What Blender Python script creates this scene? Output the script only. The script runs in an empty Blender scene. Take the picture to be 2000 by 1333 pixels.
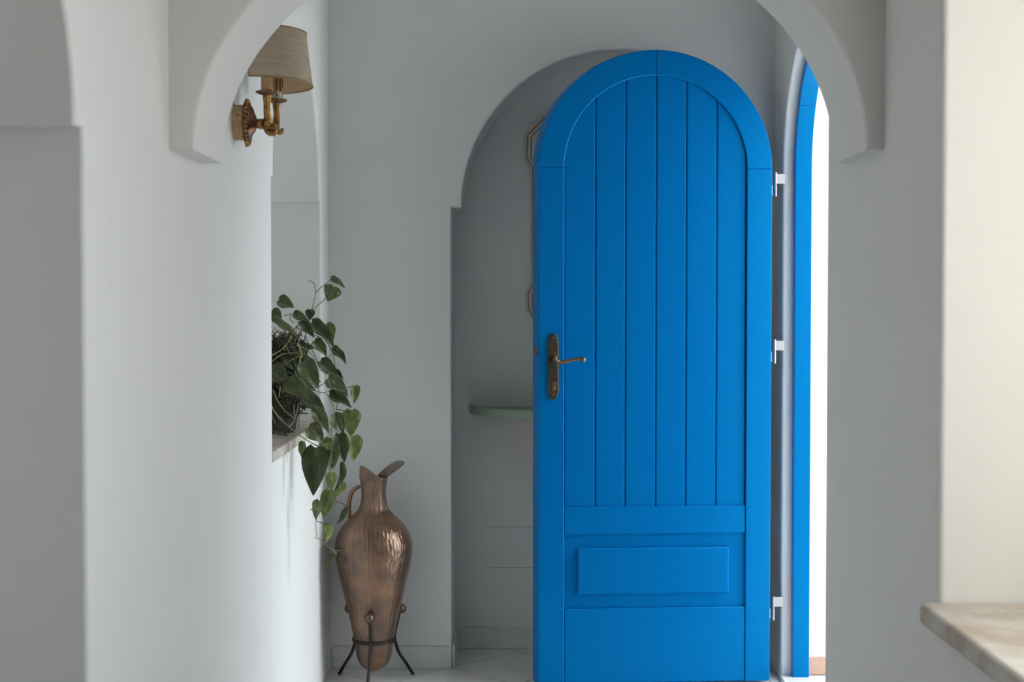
import bpy, bmesh, math, random
from mathutils import Vector, Matrix
random.seed(7)
PI = math.pi
C = bpy.context.scene.collection
S = bpy.context.scene

# ------------------------------------------------------------------ camera
CAM_H, PITCH, LENS = 1.31, math.radians(1.6), 50.0
cam_d = bpy.data.cameras.new('camera'); cam = bpy.data.objects.new('camera', cam_d); C.objects.link(cam)
cam.location = (0, 0, CAM_H); cam.rotation_euler = (PI/2 - PITCH, 0, 0)
cam_d.lens = LENS; cam_d.sensor_width = 36; cam_d.clip_start = 0.05
cam_d.dof.use_dof = True; cam_d.dof.focus_distance = 4.83; cam_d.dof.aperture_fstop = 8.0
S.camera = cam

# ------------------------------------------------------------------ sky, daylight, exposure
W = bpy.data.worlds.new('sky'); S.world = W; W.use_nodes = True
bg = W.node_tree.nodes['Background']; bg.inputs[0].default_value = (0.89, 0.96, 1.0, 1); bg.inputs[1].default_value = 1.0
S.view_settings.view_transform = 'Standard'; S.view_settings.look = 'None'
S.view_settings.exposure = 2.95; S.view_settings.gamma = 1.0; S.view_settings.use_curve_mapping = False

XD_OUT = 1.36
def portal(name, loc, rot, sx, sy):
    l = bpy.data.lights.new(name, 'AREA'); l.shape = 'RECTANGLE'; l.size = sx; l.size_y = sy
    l.cycles.is_portal = True
    o = bpy.data.objects.new(name, l); o.location = loc; o.rotation_euler = rot; C.objects.link(o)
portal('doorway_right_offscreen', (XD_OUT, 4.467, 1.10), (0, PI/2, 0), 2.2, 0.86)
portal('window_right_offscreen', (1.20, 1.75, 1.55), (0, PI/2, 0), 1.30, 0.77)

# ------------------------------------------------------------------ measuring: a pixel of the 2000x1333 photo at a depth, as a point
FPX = LENS/36*2000
def at(px, py, y):
    u = (px-1000)/FPX; v = (666.5-py)/FPX
    dy = math.cos(PITCH)+v*math.sin(PITCH); dz = -math.sin(PITCH)+v*math.cos(PITCH)
    t = y/dy
    return Vector((u*t, y, CAM_H+dz*t))

# ------------------------------------------------------------------ materials
MATS = {}
def mat(name, col, rough=0.6, metal=0.0, bump=0.0, bscale=30.0, var=0.0, vscale=4.0, spec=0.5, col2=None, bdist=0.01, tint=(1, 1, 1)):
    m = bpy.data.materials.new(name); m.use_nodes = True; MATS[name] = m
    nt = m.node_tree; b = nt.nodes['Principled BSDF']; L = nt.links
    b.inputs['Base Color'].default_value = (*col, 1); b.inputs['Roughness'].default_value = rough
    b.inputs['Metallic'].default_value = metal; b.inputs['Specular IOR Level'].default_value = spec
    b.inputs['Specular Tint'].default_value = (*tint, 1)
    tc = nt.nodes.new('ShaderNodeTexCoord')
    if var or col2:
        n = nt.nodes.new('ShaderNodeTexNoise'); n.inputs['Scale'].default_value = vscale; n.inputs['Detail'].default_value = 6
        L.new(tc.outputs['Object'], n.inputs['Vector'])
        r = nt.nodes.new('ShaderNodeValToRGB'); r.color_ramp.elements[0].position = 0.35; r.color_ramp.elements[1].position = 0.65
        c2 = col2 or tuple(c*(1-var) for c in col)
        r.color_ramp.elements[0].color = (*c2, 1); r.color_ramp.elements[1].color = (*col, 1)
        L.new(n.outputs['Fac'], r.inputs['Fac']); L.new(r.outputs['Color'], b.inputs['Base Color'])
    if bump:
        n = nt.nodes.new('ShaderNodeTexNoise'); n.inputs['Scale'].default_value = bscale; n.inputs['Detail'].default_value = 4
        L.new(tc.outputs['Object'], n.inputs['Vector'])
        bp = nt.nodes.new('ShaderNodeBump'); bp.inputs['Strength'].default_value = bump; bp.inputs['Distance'].default_value = bdist
        L.new(n.outputs['Fac'], bp.inputs['Height']); L.new(bp.outputs['Normal'], b.inputs['Normal'])
    return m
mat('plaster', (0.895, 0.89, 0.872), 0.85, bump=0.25, bscale=9, bdist=0.008, var=0.02, vscale=2.0, spec=0.25)
mat('plaster_bounce_tint', (0.70, 0.62, 0.52), 0.9)  # cream tone added to unseen walls to tint the bounced light
mat('tile', (0.90, 0.885, 0.86), 0.18, var=0.05, vscale=5, bump=0.05, bscale=12)
mat('grout', (0.13, 0.115, 0.10), 0.9)
mat('gap_shade', (0.58, 0.55, 0.51), 0.9)  # shade of the hatch gap, put into the colour
mat('skirting', (0.84, 0.855, 0.84), 0.35, var=0.10, vscale=7)
mat('terracotta', (0.72, 0.46, 0.33), 0.7, var=0.15, vscale=25)
mat('blue', (0.0004, 0.165, 0.50), 0.30, bump=0.06, bscale=60, bdist=0.002, spec=0.6, tint=(0.05, 0.85, 1.0))
mat('bronze', (0.13, 0.115, 0.085), 0.42, metal=0.85, var=0.45, vscale=60, bump=0.3, bscale=120, bdist=0.001)
mat('bronze_worn', (0.30, 0.20, 0.13), 0.35, metal=0.85, var=0.4, vscale=50)
mat('chrome', (0.42, 0.41, 0.42), 0.25, metal=1.0)
mat('dark_hole', (0.01, 0.01, 0.01), 0.8)
mat('iron', (0.045, 0.035, 0.03), 0.5, metal=0.6, bump=0.3, bscale=150, bdist=0.002)
mat('stone', (0.70, 0.67, 0.61), 0.6, col2=(0.50, 0.40, 0.31), vscale=9, bump=0.2, bscale=60, bdist=0.003)
mat('shelf_green', (0.30, 0.42, 0.31), 0.35, var=0.12, vscale=8)
mat('frame_plaster', (0.76, 0.69, 0.61), 0.7, var=0.12, vscale=40, bump=0.3, bscale=70, bdist=0.002)
mat('frame_brown', (0.30, 0.21, 0.14), 0.7, var=0.3, vscale=30)
mat('mirror', (0.85, 0.87, 0.87), 0.03, metal=1.0)
mat('brass', (0.50, 0.29, 0.10), 0.35, metal=0.9, var=0.55, vscale=70, bump=0.5, bscale=90, bdist=0.002)
mat('brass_dark', (0.27, 0.13, 0.07), 0.42, metal=0.8, var=0.5, vscale=80, bump=0.6, bscale=110, bdist=0.002)
mat('wood_block', (0.62, 0.42, 0.20), 0.55, var=0.2, vscale=40)
mat('candle', (0.62, 0.38, 0.20), 0.55, var=0.12, vscale=30)
mat('drip', (0.22, 0.09, 0.04), 0.6)
mat('porcelain', (0.75, 0.73, 0.68), 0.3)
mat('trim_gold', (0.36, 0.25, 0.12), 0.6)
mat('soil', (0.03, 0.022, 0.016), 0.95, bump=0.6, bscale=60)
mat('pot', (0.026, 0.020, 0.016), 0.75, var=0.3, vscale=20)
mat('stem', (0.36, 0.36, 0.17), 0.5, col2=(0.20, 0.22, 0.08), vscale=12)
mat('stem_dark', (0.07, 0.05, 0.036), 0.6, col2=(0.06, 0.08, 0.028), vscale=14)
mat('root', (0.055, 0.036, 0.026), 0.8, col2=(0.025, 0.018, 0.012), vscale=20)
mat('paving', (0.72, 0.69, 0.64), 0.8, var=0.12, vscale=3)

def shade_mat():
    m = bpy.data.materials.new('shade_fabric'); m.use_nodes = True; MATS['shade_fabric'] = m
    nt = m.node_tree; b = nt.nodes['Principled BSDF']; L = nt.links; out = nt.nodes['Material Output']
    tc = nt.nodes.new('ShaderNodeTexCoord'); mp = nt.nodes.new('ShaderNodeMapping'); mp.inputs['Scale'].default_value = (6, 6, 40)
    n = nt.nodes.new('ShaderNodeTexNoise'); n.inputs['Scale'].default_value = 3; n.inputs['Detail'].default_value = 5
    r = nt.nodes.new('ShaderNodeValToRGB')
    r.color_ramp.elements[0].color = (0.70, 0.61, 0.47, 1); r.color_ramp.elements[1].color = (0.82, 0.73, 0.59, 1)
    r.color_ramp.elements[0].position = 0.4; r.color_ramp.elements[1].position = 0.6
    L.new(tc.outputs['Object'], mp.inputs['Vector']); L.new(mp.outputs['Vector'], n.inputs['Vector'])
    L.new(n.outputs['Fac'], r.inputs['Fac']); L.new(r.outputs['Color'], b.inputs['Base Color'])
    b.inputs['Roughness'].default_value = 0.7; b.inputs['Specular IOR Level'].default_value = 0.2
    t = nt.nodes.new('ShaderNodeBsdfTranslucent'); t.inputs['Color'].default_value = (0.75, 0.55, 0.33, 1)
    mx = nt.nodes.new('ShaderNodeMixShader'); mx.inputs[0].default_value = 0.35
    L.new(b.outputs[0], mx.inputs[1]); L.new(t.outputs[0], mx.inputs[2]); L.new(mx.outputs[0], out.inputs['Surface'])
shade_mat()
mat('shade_lining', (0.72, 0.50, 0.28), 0.75)

def copper_mat():
    m = bpy.data.materials.new('copper'); m.use_nodes = True; MATS['copper'] = m
    nt = m.node_tree; b = nt.nodes['Principled BSDF']; L = nt.links
    tc = nt.nodes.new('ShaderNodeTexCoord')
    n = nt.nodes.new('ShaderNodeTexNoise'); n.inputs['Scale'].default_value = 11; n.inputs['Detail'].default_value = 6
    r = nt.nodes.new('ShaderNodeValToRGB')
    r.color_ramp.elements[0].position = 0.36; r.color_ramp.elements[1].position = 0.68
    r.color_ramp.elements[0].color = (0.14, 0.092, 0.072, 1); r.color_ramp.elements[1].color = (0.32, 0.175, 0.098, 1)
    L.new(tc.outputs['Object'], n.inputs['Vector']); L.new(n.outputs['Fac'], r.inputs['Fac'])
    b.inputs['Metallic'].default_value = 0.75; b.inputs['Roughness'].default_value = 0.32; b.inputs['Coat Weight'].default_value = 0.6; b.inputs['Coat Roughness'].default_value = 0.14
    # hammer dents: long upright cells laid on the round body (angle, height)
    sx = nt.nodes.new('ShaderNodeSeparateXYZ'); L.new(tc.outputs['Object'], sx.inputs[0])
    a = nt.nodes.new('ShaderNodeMath'); a.operation = 'ARCTAN2'; L.new(sx.outputs['Y'], a.inputs[0]); L.new(sx.outputs['X'], a.inputs[1])
    cx = nt.nodes.new('ShaderNodeCombineXYZ')
    ma = nt.nodes.new('ShaderNodeMath'); ma.operation = 'MULTIPLY'; ma.inputs[1].default_value = 13.0; L.new(a.outputs[0], ma.inputs[0])
    mz = nt.nodes.new('ShaderNodeMath'); mz.operation = 'MULTIPLY'; mz.inputs[1].default_value = 50.0; L.new(sx.outputs['Z'], mz.inputs[0])
    L.new(ma.outputs[0], cx.inputs[0]); L.new(mz.outputs[0], cx.inputs[1])
    v = nt.nodes.new('ShaderNodeTexVoronoi'); v.inputs['Scale'].default_value = 1.0; v.inputs['Randomness'].default_value = 0.75
    L.new(cx.outputs[0], v.inputs['Vector'])
    bp = nt.nodes.new('ShaderNodeBump'); bp.inputs['Strength'].default_value = 0.6; bp.inputs['Distance'].default_value = 0.004
    L.new(r.outputs['Color'], b.inputs['Base Color'])
    L.new(v.outputs['Distance'], bp.inputs['Height']); L.new(bp.outputs['Normal'], b.inputs['Normal'])
copper_mat()

def leaf_mat(name, dark, light, cream):
    m = bpy.data.materials.new(name); m.use_nodes = True; MATS[name] = m
    nt = m.node_tree; b = nt.nodes['Principled BSDF']; L = nt.links; out = nt.nodes['Material Output']
    tc = nt.nodes.new('ShaderNodeTexCoord'); oi = nt.nodes.new('ShaderNodeObjectInfo')
    ad = nt.nodes.new('ShaderNodeVectorMath'); ad.operation = 'ADD'
    sc = nt.nodes.new('ShaderNodeVectorMath'); sc.operation = 'SCALE'; sc.inputs['Scale'].default_value = 20
    cb = nt.nodes.new('ShaderNodeCombineXYZ'); L.new(oi.outputs['Random'], cb.inputs[0]); L.new(cb.outputs[0], sc.inputs[0])
    mp = nt.nodes.new('ShaderNodeMapping'); mp.inputs['Scale'].default_value = (3.5, 1.4, 1)
    L.new(tc.outputs['Object'], mp.inputs['Vector']); L.new(mp.outputs[0], ad.inputs[0]); L.new(sc.outputs[0], ad.inputs[1])
    n = nt.nodes.new('ShaderNodeTexNoise'); n.inputs['Scale'].default_value = 1.6; n.inputs['Detail'].default_value = 5
    L.new(ad.outputs[0], n.inputs['Vector'])
    r = nt.nodes.new('ShaderNodeValToRGB'); e = r.color_ramp.elements
    e[0].position = 0.42; e[0].color = (*dark, 1); e[1].position = 0.60; e[1].color = (*light, 1)
    x = r.color_ramp.elements.new(0.72); x.color = (*cream, 1)
    L.new(n.outputs['Fac'], r.inputs['Fac'])
    hs = nt.nodes.new('ShaderNodeHueSaturation'); mr = nt.nodes.new('ShaderNodeMapRange')
    mr.inputs['To Min'].default_value = 0.7; mr.inputs['To Max'].default_value = 1.35
    L.new(oi.outputs['Random'], mr.inputs['Value']); L.new(mr.outputs[0], hs.inputs['Value']); L.new(r.outputs['Color'], hs.inputs['Color'])
    L.new(hs.outputs['Color'], b.inputs['Base Color'])
    b.inputs['Roughness'].default_value = 0.38; b.inputs['Specular IOR Level'].default_value = 0.5
    t = nt.nodes.new('ShaderNodeBsdfTranslucent'); L.new(hs.outputs['Color'], t.inputs['Color'])
    mx = nt.nodes.new('ShaderNodeMixShader'); mx.inputs[0].default_value = 0.25
    L.new(b.outputs[0], mx.inputs[1]); L.new(t.outputs[0], mx.inputs[2]); L.new(mx.outputs[0], out.inputs['Surface'])
leaf_mat('leaf', (0.085, 0.108, 0.046), (0.155, 0.178, 0.085), (0.32, 0.34, 0.20))
leaf_mat('leaf_young', (0.15, 0.18, 0.055), (0.24, 0.265, 0.095), (0.40, 0.41, 0.22))
leaf_mat('leaf_dark', (0.034, 0.048, 0.017), (0.062, 0.084, 0.030), (0.12, 0.15, 0.06))

# ------------------------------------------------------------------ helpers
def link(name, me, m, parent=None, smooth=35):
    o = bpy.data.objects.new(name, me); C.objects.link(o)
    if m and not me.materials: me.materials.append(MATS[m])
    if parent:
        o.parent = parent
        o.matrix_parent_inverse = Matrix.Translation(parent.location).inverted() if parent.type == 'EMPTY' else Matrix.Identity(4)
    if smooth is not None and len(me.polygons):
        me.shade_smooth(); me.set_sharp_from_angle(angle=math.radians(smooth))
    return o
def tag(o, label=None, cat=None, group=None, kind=None):
    if label: o['label'] = label
    if cat: o['category'] = cat
    if group: o['group'] = group
    if kind: o['kind'] = kind
    return o
def thing(name, loc, label, cat, group=None, kind=None):
    o = bpy.data.objects.new(name, None); o.empty_display_size = 0.05; o.location = loc; C.objects.link(o)
    return tag(o, label, cat, group, kind)

def plate_mesh(loops, w0, w1, axis, bevel=0.0, seg=2):
    """solid plate from closed outlines (holes allowed); axis 'Y': outline is (x,z), 'X': (y,z), 'Z': (x,y)"""
    cu = bpy.data.curves.new('outline', 'CURVE'); cu.dimensions = '2D'; cu.fill_mode = 'BOTH'
    half = abs(w1-w0)/2
    cu.extrude = half-bevel; cu.bevel_depth = bevel; cu.offset = -bevel; cu.bevel_resolution = seg-1
    for lp in loops:
        sp = cu.splines.new('POLY'); sp.points.add(len(lp)-1); sp.use_cyclic_u = True
        for p, q in zip(sp.points, lp): p.co = (q[0], q[1], 0, 1)
    o = bpy.data.objects.new('outline', cu); C.objects.link(o)
    dg = bpy.context.evaluated_depsgraph_get()
    me = bpy.data.meshes.new_from_object(o.evaluated_get(dg)); bpy.data.objects.remove(o); bpy.data.curves.remove(cu)
    mid = (w0+w1)/2
    for v in me.vertices:
        u, w, t = v.co
        if axis == 'Y': v.co = (u, mid-t, w)
        elif axis == 'X': v.co = (mid+t, u, w)
        else: v.co = (u, w, mid+t)
    bm = bmesh.new(); bm.from_mesh(me); bmesh.ops.remove_doubles(bm, verts=bm.verts, dist=1e-5)
    bmesh.ops.recalc_face_normals(bm, faces=bm.faces); bm.to_mesh(me); bm.free()
    me.materials.clear()
    return me
def plate(name, loops, w0, w1, axis, m, parent=None, bevel=0.0, seg=2):
    o = link(name, plate_mesh(loops, w0, w1, axis, bevel, seg), m, parent, 50)
    if bevel:
        wn = o.modifiers.new('normals', 'WEIGHTED_NORMAL'); wn.weight = 100; wn.keep_sharp = True
    return o
def rect(a0, b0, a1, b1): return [(a0, b0), (a1, b0), (a1, b1), (a0, b1)]
def arc(cx, cz, ra, rb, t0, t1, n=40):
    return [(cx+ra*math.cos(t0+(t1-t0)*i/n), cz+rb*math.sin(t0+(t1-t0)*i/n)) for i in range(n+1)]
def box(name, a, b, m, parent=None, bevel=0.0):
    bm = bmesh.new(); bmesh.ops.create_cube(bm, size=1)
    for v in bm.verts: v.co = Vector([(a[i]+b[i])/2 + v.co[i]*abs(b[i]-a[i]) for i in range(3)])
    if bevel: bmesh.ops.bevel(bm, geom=bm.edges[:], offset=bevel, segments=2, affect='EDGES')
    me = bpy.data.meshes.new(name); bm.to_mesh(me); bm.free()
    return link(name, me, m, parent)
def tube_mesh(pts, rad, n=10, close=True, smooth_pts=0):
    pts = [Vector(p) for p in pts]
    if not hasattr(rad, '__len__'): rad = [rad]*len(pts)
    for _ in range(smooth_pts):                                  # one round of interpolation through the points
        q, r = [], []
        for i in range(len(pts)-1):
            p0, p1, p2, p3 = pts[max(i-1, 0)], pts[i], pts[i+1], pts[min(i+2, len(pts)-1)]
            q += [p1, (-p0+9*p1+9*p2-p3)/16]; r += [rad[i], (rad[i]+rad[i+1])/2]
        pts, rad = q+[pts[-1]], r+[rad[-1]]
    V, F = [], []
    up = None
    for i, p in enumerate(pts):
        t = (pts[min(i+1, len(pts)-1)]-pts[max(i-1, 0)]).normalized()
        if up is None: up = t.orthogonal().normalized()
        up = (up - t*up.dot(t)).normalized(); s = t.cross(up)
        for k in range(n):
            a = 2*PI*k/n; V.append(p + (up*math.cos(a)+s*math.sin(a))*rad[i])
    for i in range(len(pts)-1):
        for k in range(n):
            F.append((i*n+k, i*n+(k+1) % n, (i+1)*n+(k+1) % n, (i+1)*n+k))
    if close:
        F.append(tuple(range(n-1, -1, -1))); F.append(tuple((len(pts)-1)*n+k for k in range(n)))
    me = bpy.data.meshes.new('tube'); me.from_pydata(V, [], F); me.update()
    return me
def tube(name, pts, rad, m, parent=None, n=10, smooth_pts=1):
    return link(name, tube_mesh(pts, rad, n, True, smooth_pts), m, parent, 50)
def lathe_mesh(prof, c, n=48, axis='Z'):
    V, F = [], []
    for r, z in prof:
        for k in range(n):
            a = 2*PI*k/n
            x, y = r*math.cos(a), r*math.sin(a)
            V.append((c[0]+x, c[1]+y, c[2]+z) if axis == 'Z' else ((c[0]+z, c[1]+x, c[2]+y) if axis == 'X' else (c[0]+x, c[1]-z, c[2]+y)))
    for i in range(len(prof)-1):
        for k in range(n): F.append((i*n+k, i*n+(k+1) % n, (i+1)*n+(k+1) % n, (i+1)*n+k))
    me = bpy.data.meshes.new('lathe'); me.from_pydata(V, [], F)
    bm = bmesh.new(); bm.from_mesh(me); bmesh.ops.remove_doubles(bm, verts=bm.verts, dist=1e-6); bm.to_mesh(me); bm.free(); me.update()
    return me
def lathe(name, prof, c, m, parent=None, n=48, axis='Z', smooth=40):
    return link(name, lathe_mesh(prof, c, n, axis), m, parent, smooth)
def ball(name, c, r, m, parent=None, n=20):
    prof = [(max(r*math.sin(PI*i/12), 1e-5), -r*math.cos(PI*i/12)) for i in range(13)]
    return lathe(name, prof, c, m, parent, n, smooth=80)

# ------------------------------------------------------------------ the setting
XL, XR, XD = -0.649, 0.705, 0.930          # left wall, right pier, right wall with the doorway
YF, YN = 5.05, 5.34                        # far wall, back of its niche
TOP = 2.75
ST = 0.008
def struct(o, label, cat): return tag(o, label, cat, kind='structure')

# floor: slab in grout colour, tiles on it
floor_o = struct(box('floor', (-2.6, -3.2, -0.12), (1.35, 5.55, -0.0016), 'grout'), 'pale ceramic tile floor laid on the diagonal with dark joints', 'floor')
def clip(poly, ax, lim, keep_less):
    out = []
    for i, p in enumerate(poly):
        q = poly[(i+1) % len(poly)]
        ip = (p[ax] <= lim) == keep_less or p[ax] == lim; iq = (q[ax] <= lim) == keep_less or q[ax] == lim
        if ip: out.append(p)
        if ip != iq:
            t = (lim-p[ax])/(q[ax]-p[ax]); out.append((p[0]+(q[0]-p[0])*t, p[1]+(q[1]-p[1])*t))
    return out
T, G = 0.322, 0.0028
ca, sa = math.cos(PI/4), math.sin(PI/4)
OX, OY = -0.212, 5.055                      # a grout crossing read off the photograph
whole = None
def tile_piece(poly, name='tile'):
    global whole
    me = bpy.data.meshes.new('tile'); n = len(poly)
    V = [(x, y, 0.0) for x, y in poly]+[(x, y, -0.006) for x, y in poly]
    me.from_pydata(V, [], [tuple(range(n))]+[(i, n+i, n+(i+1) % n, (i+1) % n) for i in range(n)]); me.update()
    return link(name, me, 'tile', floor_o, None)
def floor_tiles(x0, x1, y0, y1):
    for i in range(-30, 31):
        for j in range(-30, 31):
            q = []
            for a, b in ((G, G), (T-G, G), (T-G, T-G), (G, T-G)):
                u, v = i*T+a, j*T+b
                q.append((OX+u*ca-v*sa, OY+u*sa+v*ca))
            full = list(q)
            for ax, lim, kl in ((0, x1, True), (0, x0, False), (1, y1, True), (1, y0, False)):
                if q: q = clip(q, ax, lim, kl)
            if len(q) < 3: continue
            area = abs(sum(q[k][0]*q[(k+1) % len(q)][1]-q[(k+1) % len(q)][0]*q[k][1] for k in range(len(q))))/2
            if area > 2e-4: tile_piece(q)
floor_tiles(XL+0.001, XD-0.001, 1.25, YF-0.0)
floor_tiles(-0.213, XD-0.001, YF, YN-0.001)
floor_tiles(-2.3, 2.3, -0.8, 1.25)

# left wall: two arched recesses with a small ledge where each arch springs
def recess(y0, y1, zs, inset, zb=None, rb=None):
    r = (y1-y0)/2-inset
    pts = [(y0, zs), (y0+inset, zs)] + arc((y0+y1)/2, zs, r, rb or r, PI, 0)[1:-1] + [(y1-inset, zs), (y1, zs)]
    return pts
o1 = recess(1.38, 2.163, 1.572, 0.040)
ZB = -0.03
lo = [(1.25, ZB), (1.38, ZB)] + o1 + [(2.163, ZB), (YF+0.001, ZB), (YF+0.001, TOP), (1.25, TOP)]
o2 = [(3.845, 0.872)] + recess(3.845, 4.848, 1.648, 0.030) + [(4.848, 0.872)]
struct(plate('wall_left', [lo, o2], XL-0.45, XL, 'X', 'plaster', None, ST, 3), 'white plastered side wall with two arched recesses', 'wall')
struct(box('wall_left_backing', (XL-0.56, 1.25, 0), (XL-0.449, YN, TOP), 'plaster'), 'white plaster at the back of the arched recesses', 'wall')
# stone sill of the plant recess
sill = tag(plate('stone_sill', [rect(3.846, 0.0, 4.847, 0.03)], XL-0.449, XL+0.004, 'X', 'stone', None, 0.006), 'worn beige stone sill under the trailing plant', 'sill')
for v in sill.data.vertices: v.co.z += 0.873

# far wall with the arched niche
nx0, nx1, nzs = -0.215, 0.928, 1.643
nin = 0.037
fl = [(XL-0.3, ZB), (nx0, ZB), (nx0, nzs), (nx0+nin, nzs)] + arc((nx0+nin+nx1)/2, nzs, (nx1-nx0-nin)/2, 0.556, PI, 0, 56)[1:] + [(nx1, ZB), (1.35, ZB), (1.35, TOP), (XL-0.3, TOP)]
struct(plate('wall_far', [fl], YF, YN, 'Y', 'plaster', None, ST, 3), 'white plastered far wall with an arched niche behind the blue door', 'wall')
struct(box('wall_niche', (XL-0.56, YN, 0), (1.35, YN+0.12, TOP), 'plaster'), 'white plaster back of the arched niche', 'wall')

# right side: near pier with the window, then the wall with the doorway
win = rect(1.36, 0.775, 2.344, 2.25)
struct(plate('wall_recess', [rect(1.25, 0, 2.6, TOP), rect(1.365, 0.90, 2.13, 2.20)], XR+0.449, XR+0.53, 'X', 'plaster'), 'white plaster closing the window recess', 'wall')
struct(plate('wall_right', [rect(1.25, ZB, 3.19, TOP), win], XR, XR+0.45, 'X', 'plaster', None, 0.012, 3), 'white plastered wall with a deep window recess', 'wall')
dy0, dy1, dzs = 4.04, 4.893, 1.760
dc, dr = (dy0+dy1)/2, (dy1-dy0)/2
dl = [(3.10, ZB), (dy0, ZB), (dy0, dzs)] + arc(dc, dzs, dr, dr, PI, 0, 48)[1:-1] + [(dy1, dzs), (dy1, ZB), (YN+0.12, ZB), (YN+0.12, TOP), (3.10, TOP)]
struct(plate('wall_doorway', [dl], XD, XD+0.42, 'X', 'plaster', None, 0.010, 3), 'white plastered wall with the arched doorway', 'wall')
# arch rib across the passage
zs = 1.597
rib = [(XL-0.01, zs), (-0.602, zs)] + [(0.034+0.636*math.cos(t), zs+(0.51-0.030*t/PI)*math.sin(t)) for t in [PI-PI*i/64 for i in range(1, 64)]] + [(0.670, zs), (XR+0.01, zs), (XR+0.01, TOP), (XL-0.01, TOP)]
struct(plate('wall_arch', [rib], 2.70, 2.975, 'Y', 'plaster', None, ST, 3), 'white plastered arch spanning the passage', 'arch')
struct(plate('ceiling', [[(-2.6,-3.2),(2.6,-3.2),(2.6,1.37),(1.349,1.37),(1.349,YN+0.12),(-2.6,YN+0.12)]], TOP, TOP+0.15, 'Z', 'plaster'), 'flat white ceiling', 'ceiling')
# the room the passage opens from, its plaster toned to warm the bounced light
struct(box('wall_front_left', (-2.6, 1.25, 0), (XL-0.449, 1.37, TOP), 'plaster_bounce_tint'), 'cream wall beside the mouth of the passage', 'wall')
struct(box('wall_front_right', (XR+0.449, 1.25, 0), (2.6, 1.37, TOP), 'plaster_bounce_tint'), 'cream wall on the window side of the passage', 'wall')
struct(box('wall_room_left', (-2.6, -3.2, 0), (-2.45, 1.25, TOP), 'plaster_bounce_tint'), 'cream side wall of the front room', 'wall')
struct(box('wall_room_right', (2.45, -3.2, 0), (2.6, 1.25, TOP), 'plaster_bounce_tint'), 'cream window side wall of the front room', 'wall')
struct(plate('wall_rear', [rect(-2.6, 0, 2.6, TOP)], -3.2, -3.05, 'Y', 'plaster_bounce_tint'), 'cream rear wall of the front room', 'wall')
struct(box('floor_room', (1.35, -3.2, -0.12), (2.6, 1.37, -0.0016), 'grout'), 'tiled floor at the side of the front room', 'floor')
struct(box('ground', (-9, -12, -0.30), (14, 14, -0.13), 'paving'), 'pale paving outside the doorway', 'ground')
struct(box('terrace', (1.35, 1.37, -0.13), (6, 8, -0.01), 'paving'), 'pale terrace outside the doorway', 'terrace')

# unseen walls and canopy added beyond the doorway to hold back daylight
struct(box('wall_added_screen_near', (1.349, 3.95, 0), (3.42, 4.04, TOP), 'plaster'), 'unseen white near wall added to limit light at the doorway', 'wall')
struct(box('wall_added_screen_far', (1.349, 5.90, 0), (3.42, 6.00, TOP), 'plaster'), 'unseen white far wall added to limit light at the doorway', 'wall')
struct(box('wall_added_screen_end', (1.349, YN+0.11, 0), (1.45, 5.95, TOP), 'plaster'), 'unseen white end wall added to limit light at the doorway', 'wall')


struct(box('ceiling_added_canopy', (1.349, 3.95, TOP), (1.60, 6.00, TOP+0.15), 'plaster'), 'unseen white canopy added to dim the daylight at the doorway', 'ceiling')  # added eave, shades the doorway from the sky

# skirting tiles
def skirt(name, a, b, label):
    return struct(box(name, a, b, 'skirting', None, 0.002), label, 'baseboard')
skirt('baseboard_far', (-0.640, YF-0.010, 0), (-0.217, YF+0.001, 0.078), 'grey glazed skirting tile along the far wall behind the copper jug')
skirt('baseboard_niche', (-0.205, YN-0.011, 0), (0.918, YN+0.001, 0.080), 'grey glazed skirting tile along the back of the niche')
skirt('baseboard_niche_side', (-0.216, YF+0.004, 0), (-0.205, YN-0.002, 0.080), 'grey glazed skirting tile on the side of the niche')
struct(box('baseboard_doorway', (1.02, dy1-0.010, 0.018), (1.35, dy1+0.001, 0.078), 'terracotta', None, 0.002), 'terracotta skirting tile in the doorway', 'baseboard')
struct(box('trim_threshold', (XD-0.005, dy0, -0.02), (1.36, dy1, 0.016), 'tile', None, 0.003), 'white stone threshold of the doorway', 'threshold')

# flush hatch in the niche wall
h = thing('access_panel', (0.12, YN, 0.31), 'flush white access panel low on the niche wall', 'panel')
box('cover', (-0.085, YN-0.0015, 0.307), (0.36, YN+0.002, 0.457), 'plaster', h)
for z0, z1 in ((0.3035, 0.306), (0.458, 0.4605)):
    box('gap_shade', (-0.088, YN-0.0009, z0), (0.363, YN+0.001, z1), 'gap_shade', h)  # raised strip painted as the shadow gap along the cover

# window sill on the right
ws = thing('window_sill', (0.90, 1.85, 0.775), 'worn stone sill of the deep window recess', 'sill')
so = [(0.672, 1.30), (0.672, 2.325)] + arc(0.690, 2.327, 0.018, 0.018, PI, PI/2, 6) + [(0.72, 2.345), (1.16, 2.345), (1.16, 1.358), (0.705, 1.358), (0.705, 1.30)]
plate('slab', [so], 0.776, 0.812, 'Z', 'stone', ws, 0.010, 3)

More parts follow.
